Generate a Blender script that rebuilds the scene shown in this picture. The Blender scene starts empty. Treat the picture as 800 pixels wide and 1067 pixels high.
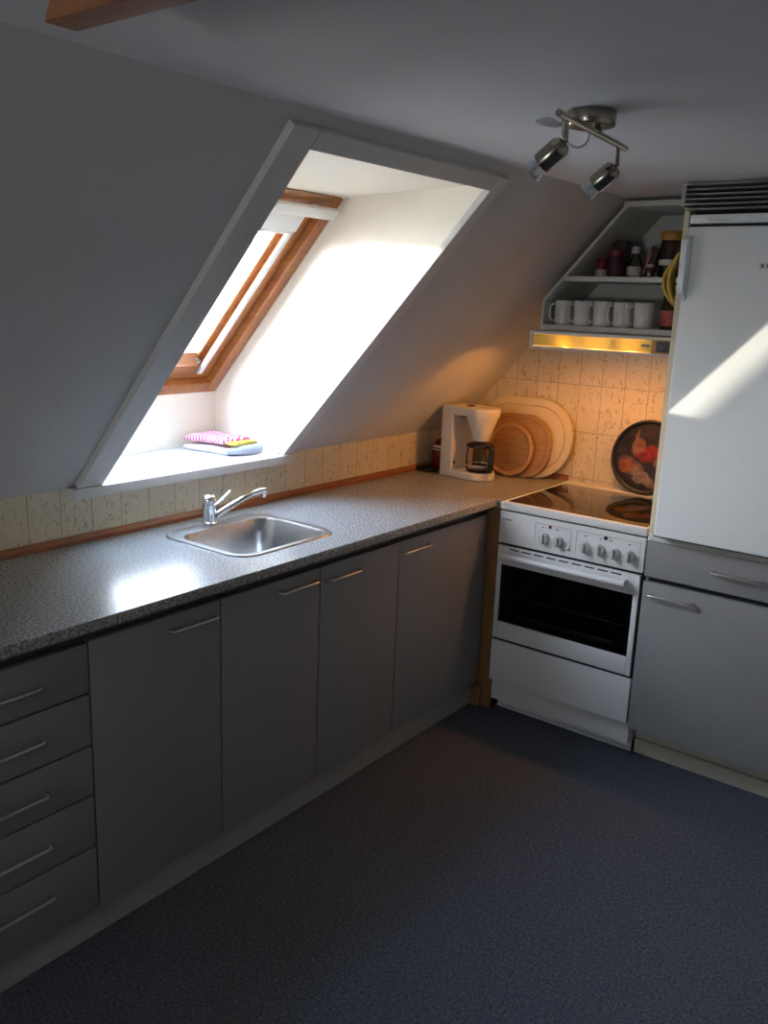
import bpy, bmesh, math, random
from mathutils import Vector, Matrix
random.seed(7)
SC = bpy.context.scene
COL = SC.collection
PI = math.pi

# ------------------------------------------------------------------ materials
def new_mat(name):
    m = bpy.data.materials.new(name); m.use_nodes = True
    nt = m.node_tree
    return m, nt, nt.nodes['Principled BSDF']

def mat(name, col, rough=.5, metal=0, var=.06, vscale=30, bump=0, bscale=200, spec=None, coat=0):
    """principled with a little procedural variation of tone and optional bump"""
    m, nt, b = new_mat(name)
    tc = nt.nodes.new('ShaderNodeTexCoord')
    nz = nt.nodes.new('ShaderNodeTexNoise'); nz.inputs['Scale'].default_value = vscale; nz.inputs['Detail'].default_value = 4
    nt.links.new(tc.outputs['Object'], nz.inputs['Vector'])
    rp = nt.nodes.new('ShaderNodeValToRGB')
    rp.color_ramp.elements[0].position = .3; rp.color_ramp.elements[1].position = .7
    rp.color_ramp.elements[0].color = [c*(1-var) for c in col]+[1]
    rp.color_ramp.elements[1].color = [min(1, c*(1+var)) for c in col]+[1]
    nt.links.new(nz.outputs['Fac'], rp.inputs['Fac'])
    nt.links.new(rp.outputs['Color'], b.inputs['Base Color'])
    b.inputs['Roughness'].default_value = rough; b.inputs['Metallic'].default_value = metal
    if spec is not None: b.inputs['Specular IOR Level'].default_value = spec
    if coat: b.inputs['Coat Weight'].default_value = coat; b.inputs['Coat Roughness'].default_value = .08
    if bump:
        n2 = nt.nodes.new('ShaderNodeTexNoise'); n2.inputs['Scale'].default_value = bscale
        nt.links.new(tc.outputs['Object'], n2.inputs['Vector'])
        bp = nt.nodes.new('ShaderNodeBump'); bp.inputs['Strength'].default_value = bump; bp.inputs['Distance'].default_value = .002
        nt.links.new(n2.outputs['Fac'], bp.inputs['Height']); nt.links.new(bp.outputs['Normal'], b.inputs['Normal'])
    return m

def wood(name, c1, c2, axis='Y', rough=.4, scale=9, coat=0):
    m, nt, b = new_mat(name)
    tc = nt.nodes.new('ShaderNodeTexCoord'); mp = nt.nodes.new('ShaderNodeMapping')
    s = {'X': (1, 9, 9), 'Y': (9, 1, 9), 'Z': (9, 9, 1)}[axis]
    mp.inputs['Scale'].default_value = s
    nt.links.new(tc.outputs['Object'], mp.inputs['Vector'])
    nz = nt.nodes.new('ShaderNodeTexNoise'); nz.inputs['Scale'].default_value = scale; nz.inputs['Detail'].default_value = 6; nz.inputs['Distortion'].default_value = .6
    nt.links.new(mp.outputs['Vector'], nz.inputs['Vector'])
    rp = nt.nodes.new('ShaderNodeValToRGB')
    rp.color_ramp.elements[0].position = .35; rp.color_ramp.elements[1].position = .68
    rp.color_ramp.elements[0].color = list(c1)+[1]; rp.color_ramp.elements[1].color = list(c2)+[1]
    nt.links.new(nz.outputs['Fac'], rp.inputs['Fac']); nt.links.new(rp.outputs['Color'], b.inputs['Base Color'])
    b.inputs['Roughness'].default_value = rough
    if coat: b.inputs['Coat Weight'].default_value = coat; b.inputs['Coat Roughness'].default_value = .15
    return m

def tile_mat(name, horiz, off, w, h, zoff):
    """glazed cream tiles with brown scratchy marks; horiz = 'X' or 'Y' is the run of the wall"""
    m, nt, b = new_mat(name); L = nt.links.new
    tc = nt.nodes.new('ShaderNodeTexCoord'); sp = nt.nodes.new('ShaderNodeSeparateXYZ'); L(tc.outputs['Object'], sp.inputs[0])
    cb = nt.nodes.new('ShaderNodeCombineXYZ')
    a1 = nt.nodes.new('ShaderNodeMath'); a1.operation = 'SUBTRACT'; a1.inputs[1].default_value = off; L(sp.outputs[horiz], a1.inputs[0])
    a2 = nt.nodes.new('ShaderNodeMath'); a2.operation = 'SUBTRACT'; a2.inputs[1].default_value = zoff; L(sp.outputs['Z'], a2.inputs[0])
    L(a1.outputs[0], cb.inputs[0]); L(a2.outputs[0], cb.inputs[1])
    br = nt.nodes.new('ShaderNodeTexBrick'); br.offset = 0; br.squash = 1
    br.inputs['Scale'].default_value = 1; br.inputs['Brick Width'].default_value = w; br.inputs['Row Height'].default_value = h
    br.inputs['Mortar Size'].default_value = .0016; br.inputs['Mortar Smooth'].default_value = .2
    br.inputs['Color1'].default_value = (.70, .62, .45, 1); br.inputs['Color2'].default_value = (.66, .575, .405, 1)
    br.inputs['Mortar'].default_value = (.36, .30, .2, 1)
    L(cb.outputs[0], br.inputs['Vector'])
    mp = nt.nodes.new('ShaderNodeMapping'); mp.inputs['Scale'].default_value = (1, .5, 1); L(cb.outputs[0], mp.inputs['Vector'])
    nz = nt.nodes.new('ShaderNodeTexNoise'); nz.inputs['Scale'].default_value = 62; nz.inputs['Detail'].default_value = 5; nz.inputs['Distortion'].default_value = 1.6
    L(mp.outputs[0], nz.inputs['Vector'])
    rp = nt.nodes.new('ShaderNodeValToRGB'); rp.color_ramp.elements[0].position = .565; rp.color_ramp.elements[1].position = .67
    rp.color_ramp.elements[0].color = (0, 0, 0, 1); rp.color_ramp.elements[1].color = (.78, .78, .78, 1)
    L(nz.outputs['Fac'], rp.inputs['Fac'])
    mx = nt.nodes.new('ShaderNodeMix'); mx.data_type = 'RGBA'; mx.inputs['B'].default_value = (.32, .21, .08, 1)
    L(rp.outputs['Color'], mx.inputs['Factor']); L(br.outputs['Color'], mx.inputs['A']); L(mx.outputs['Result'], b.inputs['Base Color'])
    b.inputs['Roughness'].default_value = .32
    bp = nt.nodes.new('ShaderNodeBump'); bp.inputs['Strength'].default_value = .4; bp.inputs['Distance'].default_value = .002; bp.invert = True
    L(br.outputs['Fac'], bp.inputs['Height']); L(bp.outputs['Normal'], b.inputs['Normal'])
    return m

def speckle(name, cols, scale, rough, bump=0, spec=.5):
    m, nt, b = new_mat(name); L = nt.links.new
    tc = nt.nodes.new('ShaderNodeTexCoord')
    v = nt.nodes.new('ShaderNodeTexNoise'); v.inputs['Scale'].default_value = scale; v.inputs['Detail'].default_value = 5; v.inputs['Roughness'].default_value = .8
    L(tc.outputs['Object'], v.inputs['Vector'])
    rp = nt.nodes.new('ShaderNodeValToRGB'); rp.color_ramp.interpolation = 'LINEAR'
    el = rp.color_ramp.elements
    el[0].position = cols[0][0]; el[0].color = list(cols[0][1])+[1]
    el[1].position = cols[-1][0]; el[1].color = list(cols[-1][1])+[1]
    for p, c in cols[1:-1]:
        e = el.new(p); e.color = list(c)+[1]
    L(v.outputs['Fac'], rp.inputs['Fac']); L(rp.outputs['Color'], b.inputs['Base Color'])
    b.inputs['Roughness'].default_value = rough; b.inputs['Specular IOR Level'].default_value = spec
    if bump:
        bp = nt.nodes.new('ShaderNodeBump'); bp.inputs['Strength'].default_value = bump; bp.inputs['Distance'].default_value = .003
        L(v.outputs['Fac'], bp.inputs['Height']); L(bp.outputs['Normal'], b.inputs['Normal'])
    return m

def glass_mat(name, tint=(1, 1, 1), gloss=.08, rough=.02):
    """thin glass: mostly clear, some mirror"""
    m = bpy.data.materials.new(name); m.use_nodes = True; nt = m.node_tree; nt.nodes.clear(); L = nt.links.new
    o = nt.nodes.new('ShaderNodeOutputMaterial'); mx = nt.nodes.new('ShaderNodeMixShader')
    t = nt.nodes.new('ShaderNodeBsdfTransparent'); t.inputs[0].default_value = list(tint)+[1]
    g = nt.nodes.new('ShaderNodeBsdfGlossy'); g.inputs['Roughness'].default_value = rough
    fr = nt.nodes.new('ShaderNodeLayerWeight'); fr.inputs['Blend'].default_value = gloss
    L(fr.outputs['Fresnel'], mx.inputs[0]); L(t.outputs[0], mx.inputs[1]); L(g.outputs[0], mx.inputs[2]); L(mx.outputs[0], o.inputs[0])
    return m

M = {}
M['wall'] = mat('white wall paint', (.60, .60, .595), .85, var=.025, vscale=6, bump=.25, bscale=140)
M['ceil'] = mat('white ceiling paint', (.70, .695, .70), .9, var=.02, vscale=5, bump=.2, bscale=120)
M['reveal'] = mat('glossy white reveal boards', (.89, .835, .72), .45, var=.015)
M['trim'] = mat('white trim paint', (.66, .655, .64), .5, var=.02)
M['tile_back'] = tile_mat('cream tiles on the stove wall', 'X', .625, .1032, .204, 1.12)
M['tile_knee'] = tile_mat('cream tiles under the slope', 'Y', -2.237, .1062, .30, .80)
M['carpet'] = speckle('blue grey needle felt', [(.34, (.022, .028, .042)), (.47, (.068, .082, .112)), (.57, (.115, .12, .13)), (.68, (.21, .205, .20))], 120, .95, .6, .2)
M['counter'] = speckle('grey speckled laminate', [(.34, (.07, .068, .063)), (.45, (.20, .195, .187)), (.55, (.37, .362, .346)), (.64, (.72, .70, .66))], 150, .25, 0, .38)
M['cab'] = mat('grey cabinet laminate', (.26, .258, .26), .42, var=.03, vscale=60)
M['cab_body'] = mat('cabinet carcass darkened for door gaps', (.05, .05, .05), .6, var=.04)  # near-black: the shade in the door gaps is put into this colour
M['plinth'] = mat('pale grey plinth board', (.42, .405, .37), .55, var=.06)
M['nickel'] = mat('satin nickel', (.62, .60, .57), .28, 1, var=.03)
M['brushed'] = mat('brushed nickel lamp metal', (.34, .31, .26), .2, 1, var=.08, vscale=90)
M['chrome'] = mat('chrome', (.82, .83, .85), .07, 1, var=.01)
M['steel'] = mat('brushed sink steel', (.60, .60, .59), .32, 1, var=.06, vscale=50)
M['white'] = mat('white appliance enamel', (.74, .75, .755), .3, var=.01)
M['fridge'] = mat('white fridge enamel', (.80, .83, .84), .22, var=.01, bump=.05, bscale=400)
M['cream'] = mat('cream panel edge', (.66, .60, .45), .5, var=.04)
M['shelfwhite'] = mat('white shelf laminate', (.60, .61, .58), .45, var=.02)
M['black'] = mat('black plastic', (.012, .012, .013), .35, var=.1)
M['gap'] = mat('dark gap', (.01, .01, .01), .8)
M['ceram_black'] = mat('black glass ceramic', (.012, .008, .006), .06, var=.05, spec=.8)
M['knobgrey'] = mat('pale grey knob plastic', (.55, .56, .57), .4, var=.02)
M['print'] = mat('grey printing', (.16, .16, .18), .5)
M['red'] = mat('red lamp lens', (.25, .012, .01), .2)
M['oven_in'] = mat('dark enamel oven interior', (.07, .07, .072), .35)
M['oven_glass'] = glass_mat('smoked oven glass', (.5, .5, .52), .2)
M['pane'] = glass_mat('clear window glass', (.97, .98, .98), .06)
M['pine'] = wood('varnished pine', (.26, .080, .018), (.37, .130, .030), 'X', .35, 7, .3)
M['pine_y'] = wood('varnished pine rail', (.24, .070, .016), (.34, .115, .028), 'Y', .35, 7, .3)
M['strip'] = wood('stained wood strip', (.22, .07, .022), (.33, .12, .04), 'Y', .45)
M['filler'] = wood('oak filler', (.22, .10, .032), (.32, .15, .055), 'Z', .5)
M['beam'] = wood('brown beam', (.26, .10, .04), (.36, .15, .06), 'X', .6)
M['gold'] = None
M['porcelain'] = mat('white porcelain', (.72, .71, .69), .2, var=.01)
M['cmwhite'] = mat('ivory coffee maker plastic', (.70, .66, .57), .35, var=.01)
M['jugglass'] = glass_mat('jug glass', (.97, .96, .94), .1)
M['clear'] = glass_mat('clear bottle glass', (.82, .86, .84), .25)
M['board_pale'] = mat('pale plastic chopping board', (.66, .56, .38), .5, var=.03)
M['board_groove'] = mat('chopping board groove', (.52, .40, .22), .6, var=.03)
M['board_mid'] = wood('beech board', (.31, .165, .05), (.40, .225, .075), 'X', .5)
M['board_dark'] = wood('round brown board', (.235, .115, .03), (.32, .165, .048), 'X', .5)
M['board_rim'] = wood('round board rim', (.36, .19, .08), (.44, .25, .11), 'X', .5)
M['yellow'] = mat('mustard yellow quilt', (.52, .38, .07), .9, var=.12, vscale=80, bump=.4, bscale=150)
M['deepred'] = mat('deep red print', (.16, .010, .018), .4, var=.3, vscale=40)
M['darkred'] = mat('dark maroon card', (.055, .010, .016), .5, var=.3, vscale=60)
M['redlabel'] = mat('red label paper', (.42, .07, .055), .5, var=.2, vscale=70)
M['paper'] = mat('pale label paper', (.5, .48, .44), .6, var=.1)
M['coffeeglass'] = mat('dark glass full of coffee', (.03, .017, .012), .1, var=.2)
M['amber'] = mat('amber lid plastic', (.42, .20, .03), .4, var=.05)
M['brownjar'] = mat('brown glass jar', (.05, .028, .015), .15)
M['potred'] = mat('dark red enamel', (.13, .012, .008), .15, var=.1)
M['cloth_white'] = mat('white towelling', (.78, .76, .74), .95, var=.04, vscale=120, bump=.6, bscale=350)
M['cloth_grey'] = mat('blue grey towelling', (.42, .44, .52), .95, var=.1, vscale=120, bump=.6, bscale=350)
M['cloth_yellow'] = mat('mustard towelling', (.46, .34, .06), .95, var=.12, vscale=90, bump=.5, bscale=350)
M['bulb'] = mat('reflector bulb glass', (.70, .72, .74), .12, .6, var=.15, vscale=120)
M['plinth_cream'] = mat('cream white plinth board', (.58, .545, .46), .5, var=.04)
M['frost'] = glass_mat('thin frosted glass disc', (.75, .75, .72), .5, .3)
M['blind'] = mat('white aluminium blind', (.74, .74, .73), .35, var=.01)
M['grille'] = mat('grey grille', (.36, .355, .34), .45, var=.03)
M['brick'] = mat('outdoor wall render', (.55, .50, .45), .9, var=.1)
M['roof'] = mat('red roof tiles', (.42, .20, .14), .8, var=.2, vscale=8)
M['ground'] = mat('pale paving', (.5, .48, .44), .9, var=.15, vscale=2)

def gold_mat():
    m = bpy.data.materials.new('gold translucent fascia'); m.use_nodes = True; nt = m.node_tree; nt.nodes.clear(); L = nt.links.new
    o = nt.nodes.new('ShaderNodeOutputMaterial'); mx = nt.nodes.new('ShaderNodeMixShader'); mx.inputs[0].default_value = .15
    p = nt.nodes.new('ShaderNodeBsdfPrincipled'); p.inputs['Base Color'].default_value = (.56, .47, .11, 1); p.inputs['Roughness'].default_value = .35; p.inputs['Metallic'].default_value = .25
    t = nt.nodes.new('ShaderNodeBsdfTranslucent'); t.inputs[0].default_value = (.9, .85, .25, 1)
    tc = nt.nodes.new('ShaderNodeTexCoord'); mp = nt.nodes.new('ShaderNodeMapping'); mp.inputs['Scale'].default_value = (3, 40, 40)
    nz = nt.nodes.new('ShaderNodeTexNoise'); nz.inputs['Scale'].default_value = 8; bp = nt.nodes.new('ShaderNodeBump'); bp.inputs['Strength'].default_value = .1
    L(tc.outputs['Object'], mp.inputs[0]); L(mp.outputs[0], nz.inputs['Vector']); L(nz.outputs['Fac'], bp.inputs['Height']); L(bp.outputs[0], p.inputs['Normal'])
    L(p.outputs[0], mx.inputs[1]); L(t.outputs[0], mx.inputs[2]); L(mx.outputs[0], o.inputs[0])
    return m
M['gold'] = gold_mat()

def stripes_mat():
    m, nt, b = new_mat('pink striped towelling'); L = nt.links.new
    tc = nt.nodes.new('ShaderNodeTexCoord')
    w = nt.nodes.new('ShaderNodeTexWave'); w.wave_type = 'BANDS'; w.bands_direction = 'DIAGONAL'; w.inputs['Scale'].default_value = 46; w.inputs['Distortion'].default_value = .25
    mp = nt.nodes.new('ShaderNodeMapping'); mp.inputs['Scale'].default_value = (1, .35, .2)
    L(tc.outputs['Object'], mp.inputs[0]); L(mp.outputs[0], w.inputs['Vector'])
    rp = nt.nodes.new('ShaderNodeValToRGB'); rp.color_ramp.interpolation = 'EASE'
    rp.color_ramp.elements[0].position = .40; rp.color_ramp.elements[0].color = (.62, .06, .20, 1)
    rp.color_ramp.elements[1].position = .6; rp.color_ramp.elements[1].color = (.72, .60, .63, 1)
    L(w.outputs['Fac'], rp.inputs['Fac']); L(rp.outputs['Color'], b.inputs['Base Color']); b.inputs['Roughness'].default_value = .95
    n2 = nt.nodes.new('ShaderNodeTexNoise'); n2.inputs['Scale'].default_value = 350; L(tc.outputs['Object'], n2.inputs['Vector'])
    bp = nt.nodes.new('ShaderNodeBump'); bp.inputs['Strength'].default_value = .6; bp.inputs['Distance'].default_value = .002
    L(n2.outputs['Fac'], bp.inputs['Height']); L(bp.outputs[0], b.inputs['Normal'])
    return m
M['pink'] = stripes_mat()

def stilllife_mat():
    """a generic still life of fruit on black, painted in the tray's own x/z coordinates"""
    m, nt, b = new_mat('fruit still life print'); L = nt.links.new
    tc = nt.nodes.new('ShaderNodeTexCoord')
    nz = nt.nodes.new('ShaderNodeTexNoise'); nz.inputs['Scale'].default_value = 14; nz.inputs['Detail'].default_value = 4
    L(tc.outputs['Object'], nz.inputs['Vector'])
    bg = nt.nodes.new('ShaderNodeValToRGB'); bg.color_ramp.elements[0].position = .4; bg.color_ramp.elements[1].position = .75
    bg.color_ramp.elements[0].color = (.012, .009, .011, 1); bg.color_ramp.elements[1].color = (.05, .034, .036, 1)
    L(nz.outputs['Fac'], bg.inputs['Fac']); cur = bg.outputs['Color']
    sub = nt.nodes.new('ShaderNodeVectorMath'); sub.operation = 'SCALE'; sub.inputs['Scale'].default_value = .03
    L(nz.outputs['Color'], sub.inputs[0])
    add = nt.nodes.new('ShaderNodeVectorMath'); add.operation = 'ADD'; L(tc.outputs['Object'], add.inputs[0]); L(sub.outputs[0], add.inputs[1])
    # (x, z, rx, rz, tilt, colour)
    blobs = [(-.055, -.05, .075, .035, -.5, (.30, .17, .13)), (-.02, -.075, .10, .022, -.55, (.42, .30, .26)),
             (-.085, -.045, .032, .030, 0, (.50, .16, .045)), (-.045, .03, .035, .04, 0, (.40, .19, .12)),
             (-.01, -.002, .034, .022, 0, (.38, .03, .025)), (.015, .025, .04, .026, 0, (.50, .035, .03)),
             (.055, .02, .036, .03, 0, (.48, .05, .035)), (.05, -.02, .028, .02, 0, (.36, .18, .14)),
             (-.055, .078, .008, .03, 0, (.34, .17, .12)), (.0, -.055, .016, .008, -.2, (.02, .018, .02)),
             (-.06, -.095, .02, .014, 0, (.05, .04, .07)), (-.03, -.10, .024, .012, -.3, (.35, .28, .28)),
             (.085, -.01, .03, .04, .2, (.22, .10, .08))]
    for (x, z, rx, rz, t, c) in blobs:
        mp = nt.nodes.new('ShaderNodeMapping'); mp.vector_type = 'TEXTURE'
        mp.inputs['Location'].default_value = (x+.015, .015, z+.17); mp.inputs['Rotation'].default_value = (0, -t, 0); mp.inputs['Scale'].default_value = (rx, 9, rz)
        L(add.outputs[0], mp.inputs[0])
        ln = nt.nodes.new('ShaderNodeVectorMath'); ln.operation = 'LENGTH'; L(mp.outputs[0], ln.inputs[0])
        mr = nt.nodes.new('ShaderNodeMapRange'); mr.inputs['From Min'].default_value = .75; mr.inputs['From Max'].default_value = 1.08
        mr.inputs['To Min'].default_value = 1; mr.inputs['To Max'].default_value = 0; L(ln.outputs['Value'], mr.inputs['Value'])
        mx = nt.nodes.new('ShaderNodeMix'); mx.data_type = 'RGBA'; mx.inputs['B'].default_value = [q_*.62 for q_ in c]+[1]
        L(mr.outputs[0], mx.inputs['Factor']); L(cur, mx.inputs['A']); cur = mx.outputs['Result']
    n3 = nt.nodes.new('ShaderNodeTexNoise'); n3.inputs['Scale'].default_value = 38; n3.inputs['Detail'].default_value = 5; L(tc.outputs['Object'], n3.inputs['Vector'])
    r3 = nt.nodes.new('ShaderNodeValToRGB'); r3.color_ramp.elements[0].position = .35; r3.color_ramp.elements[0].color = (.35, .3, .3, 1); r3.color_ramp.elements[1].position = .62
    L(n3.outputs['Fac'], r3.inputs['Fac'])
    ml = nt.nodes.new('ShaderNodeMix'); ml.data_type = 'RGBA'; ml.blend_type = 'MULTIPLY'; ml.inputs['Factor'].default_value = .75
    L(cur, ml.inputs['A']); L(r3.outputs['Color'], ml.inputs['B']); cur = ml.outputs['Result']
    L(cur, b.inputs['Base Color']); b.inputs['Roughness'].default_value = .45; b.inputs['Specular IOR Level'].default_value = .2
    return m
M['still'] = stilllife_mat()

# ------------------------------------------------------------------ geometry helpers
class MB:
    """collects shapes into one mesh"""
    def __init__(s): s.bm = bmesh.new(); s.mi = 0
    def _join(s, b, smooth=False):
        for f in b.faces: f.smooth = smooth; f.material_index = s.mi
        me = bpy.data.meshes.new('t'); b.to_mesh(me); b.free(); s.bm.from_mesh(me); bpy.data.meshes.remove(me); return s
    def box(s, x0, x1, y0, y1, z0, z1, bev=0, seg=2, mtx=None):
        b = bmesh.new(); bmesh.ops.create_cube(b, size=1)
        for v in b.verts: v.co = Vector(((x0+x1)/2+v.co.x*(x1-x0), (y0+y1)/2+v.co.y*(y1-y0), (z0+z1)/2+v.co.z*(z1-z0)))
        if bev: bmesh.ops.bevel(b, geom=b.edges[:], offset=bev, segments=seg, profile=.6, affect='EDGES')
        if mtx: bmesh.ops.transform(b, matrix=mtx, verts=b.verts[:])
        return s._join(b, bool(bev))
    def prism(s, pts, axis, a0, a1, bev=0, seg=2, mtx=None):
        """polygon in the plane normal to axis; pts in the remaining two axes in xyz order"""
        def P(p, a): return Vector({'X': (a, p[0], p[1]), 'Y': (p[0], a, p[1]), 'Z': (p[0], p[1], a)}[axis])
        b = bmesh.new(); lo = [b.verts.new(P(p, a0)) for p in pts]; hi = [b.verts.new(P(p, a1)) for p in pts]
        n = len(pts); b.faces.new(lo); b.faces.new(hi[::-1])
        for i in range(n): b.faces.new((lo[i], hi[i], hi[(i+1) % n], lo[(i+1) % n]))
        bmesh.ops.recalc_face_normals(b, faces=b.faces[:])
        if bev: bmesh.ops.bevel(b, geom=b.edges[:], offset=bev, segments=seg, profile=.6, affect='EDGES')
        if mtx: bmesh.ops.transform(b, matrix=mtx, verts=b.verts[:])
        return s._join(b, True if bev or n > 8 else False)
    def lathe(s, prof, origin=(0, 0, 0), axis=(0, 0, 1), n=32, cap=True):
        b = bmesh.new(); q = Vector((0, 0, 1)).rotation_difference(Vector(axis).normalized()); o = Vector(origin); rings = []
        for (r, z) in prof:
            if r < 1e-6: rings.append([b.verts.new(o+q @ Vector((0, 0, z)))])
            else: rings.append([b.verts.new(o+q @ Vector((r*math.cos(2*PI*k/n), r*math.sin(2*PI*k/n), z))) for k in range(n)])
        for A, B in zip(rings, rings[1:]):
            for k in range(n):
                k2 = (k+1) % n
                if len(A) == 1 and len(B) == 1: continue
                if len(A) == 1: b.faces.new((A[0], B[k2], B[k]))
                elif len(B) == 1: b.faces.new((A[k], A[k2], B[0]))
                else: b.faces.new((A[k], A[k2], B[k2], B[k]))
        if cap:
            if len(rings[0]) > 1: b.faces.new(rings[0][::-1])
            if len(rings[-1]) > 1: b.faces.new(rings[-1])
        bmesh.ops.recalc_face_normals(b, faces=b.faces[:])
        return s._join(b, True)
    def cyl(s, p0, p1, r0, r1=None, n=24):
        p0 = Vector(p0); p1 = Vector(p1); r1 = r0 if r1 is None else r1
        return s.lathe([(r0, 0), (r1, (p1-p0).length)], p0, p1-p0, n)
    def tube(s, pts, r, n=12, closed=False, rad=None, flat=1.0):
        pts = [Vector(p) for p in pts]; b = bmesh.new(); rings = []; N = len(pts)
        up = Vector((0, 0, 1)); prev = None
        for i, p in enumerate(pts):
            a = pts[(i-1) % N] if closed or i > 0 else p; c = pts[(i+1) % N] if closed or i < N-1 else p
            t = (c-a).normalized()
            if prev is None:
                u = t.cross(up)
                if u.length < 1e-3: u = t.cross(Vector((1, 0, 0)))
                u.normalize()
            else: u = (prev-t*prev.dot(t)).normalized()
            prev = u; w = t.cross(u).normalized(); rr = rad[i] if rad else r
            rings.append([b.verts.new(p+rr*(math.cos(2*PI*k/n)*u+flat*math.sin(2*PI*k/n)*w)) for k in range(n)])
        for i in range(N if closed else N-1):
            A = rings[i]; B = rings[(i+1) % N]
            for k in range(n): b.faces.new((A[k], A[(k+1) % n], B[(k+1) % n], B[k]))
        if not closed: b.faces.new(rings[0][::-1]); b.faces.new(rings[-1])
        bmesh.ops.recalc_face_normals(b, faces=b.faces[:])
        return s._join(b, True)
    def grid(s, rows, smooth=True):
        """rows of points joined to a sheet"""
        b = bmesh.new(); V = [[b.verts.new(p) for p in r] for r in rows]
        for i in range(len(V)-1):
            for j in range(len(V[0])-1): b.faces.new((V[i][j], V[i][j+1], V[i+1][j+1], V[i+1][j]))
        bmesh.ops.recalc_face_normals(b, faces=b.faces[:])
        return s._join(b, smooth)
    def quad(s, *pts):
        b = bmesh.new(); b.faces.new([b.verts.new(p) for p in pts]); return s._join(b)
    def mat_i(s, i): s.mi = i; return s

def obj(name, mb, mats, parent=None, solid=0):
    """link the collected shapes as ONE object; coordinates are given in the world"""
    if isinstance(mats, str): mats = [mats]
    root = Vector((0, 0, 0)); p = parent; rot = 0
    chain = parent
    while chain is not None:
        if chain.get('_root') is not None: root = Vector(chain['_root']); break
        chain = chain.parent
    me = bpy.data.meshes.new(name)
    bmesh.ops.translate(mb.bm, verts=mb.bm.verts[:], vec=-root)
    mb.bm.to_mesh(me); mb.bm.free()
    me.set_sharp_from_angle(angle=math.radians(38))
    for m in mats: me.materials.append(M[m])
    o = bpy.data.objects.new(name, me); COL.objects.link(o)
    if parent is not None: o.parent = parent
    if solid:
        md = o.modifiers.new('thickness', 'SOLIDIFY'); md.thickness = solid; md.offset = 0
    return o

def tag(o, label, cat, group=None):
    o['label'] = label; o['category'] = cat
    if group: o['group'] = group
    return o

def thing(name, label, cat, loc=(0, 0, 0), group=None):
    e = bpy.data.objects.new(name, None); e.empty_display_size = .05; COL.objects.link(e)
    e.location = loc; e['_root'] = list(loc)
    return tag(e, label, cat, group)

def struct(name, mb, mats, parent=None):
    o = obj(name, mb, mats, parent)
    if parent is None: o['kind'] = 'structure'
    return o

def dup(root, loc, label=None):
    c = root.copy(); COL.objects.link(c); c.location = loc
    if label: c['label'] = label
    for ch in list(root.children):
        d = ch.copy(); COL.objects.link(d); d.parent = c
        for g in list(ch.children):
            e = g.copy(); COL.objects.link(e); e.parent = d
    return c

# ------------------------------------------------------------------ the room
ZT, SL, XC, ZC = 1.073, 1.0797, .902, 2.047           # knee wall height, roof slope, crease, ceiling
YF = -5.4; XR = 3.9; ZH = 2.9; YB = -2.68
YL, YR_ = -2.008, -1.22                               # skylight opening
XW0, XW1, ZW0, ZW1 = -.347, .297, 1.281, 1.976         # window plane of the opening (bottom, top)
XO1 = .853; ZO1 = ZT+SL*XO1
def sl(x): return ZT+SL*x

f = MB().box(-.1, XR+.1, YF-.1, .1, -.06, 0); struct('floor', f, 'carpet')
# stove wall: tiled zone and paint
w = MB()
w.mat_i(1).box(0, 1.219, 0, .1, .80, 1.70)
w.mat_i(0).box(-.1, 1.219, 0.002, .1, 0, .80).box(1.219, XR+.1, 0, .1, 0, 3).box(-.1, 1.219, .002, .1, 1.70, 3).box(-.1, 0, 0, .1, .8, 1.7)
struct('wall_back', w, ['wall', 'tile_back'])
w = MB()
w.mat_i(0).box(-.1, 0, YF, 0, 0, .86)
w.mat_i(1).box(-.1, 0, YF, 0, .86, ZT-.03)
w.mat_i(1).box(-.1, 0, YF, YL, ZT-.03, ZT).box(-.1, 0, YR_, 0, ZT-.03, ZT)
struct('wall_left', w, ['wall', 'tile_knee'])
# sloping roof lining with the opening: four slabs, 10 cm deep behind the surface
def slab(mb, x0, x1, y0, y1, d=.10):
    mb.prism([(x0, sl(x0)), (x1, sl(x1)), (x1, sl(x1)+d), (x0, sl(x0)+d)], 'Y', y0, y1)
w = MB()
XTOP = (ZH-ZT)/SL
slab(w, 0, XC+.05, YF, YL-.019); slab(w, 0, XC+.05, YR_+.019, 0); slab(w, XO1+.004, XC+.05, YL-.019, YR_+.019)
struct('wall_slope', w, 'wall')
w = MB()
w.box(XC, XR+.1, YF, 0.1, ZC, ZC+.08)
struct('ceiling', w, 'ceil')
w = MB().box(XR, XR+.1, YF, 0, 0, 3); struct('wall_right', w, 'wall')
# gable wall behind the photographer, with a window
GX0, GX1, GZ0, GZ1 = .98, 1.42, 1.12, 1.54
w = MB()
w.box(-.1, GX0, YF-.15, YF, 0, 3).box(GX1, XR+.1, YF-.15, YF, 0, 3).box(GX0, GX1, YF-.15, YF, 0, GZ0).box(GX0, GX1, YF-.15, YF, GZ1, 3)
struct('wall_front', w, 'wall')
wf = MB()
for (a, b2, c, d) in ((GX0, GX0+.05, GZ0, GZ1), (GX1-.05, GX1, GZ0, GZ1), (GX0, GX1, GZ0, GZ0+.05), (GX0, GX1, GZ1-.05, GZ1), ((GX0+GX1)/2-.025, (GX0+GX1)/2+.025, GZ0, GZ1)):
    wf.box(a, b2, YF-.12, YF-.06, c, d, .004)
w2 = struct('window_2', wf, 'trim')
struct('pane', MB().box(GX0+.04, GX1-.04, YF-.095, YF-.09, GZ0+.04, GZ1-.04), 'pane', w2)

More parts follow.
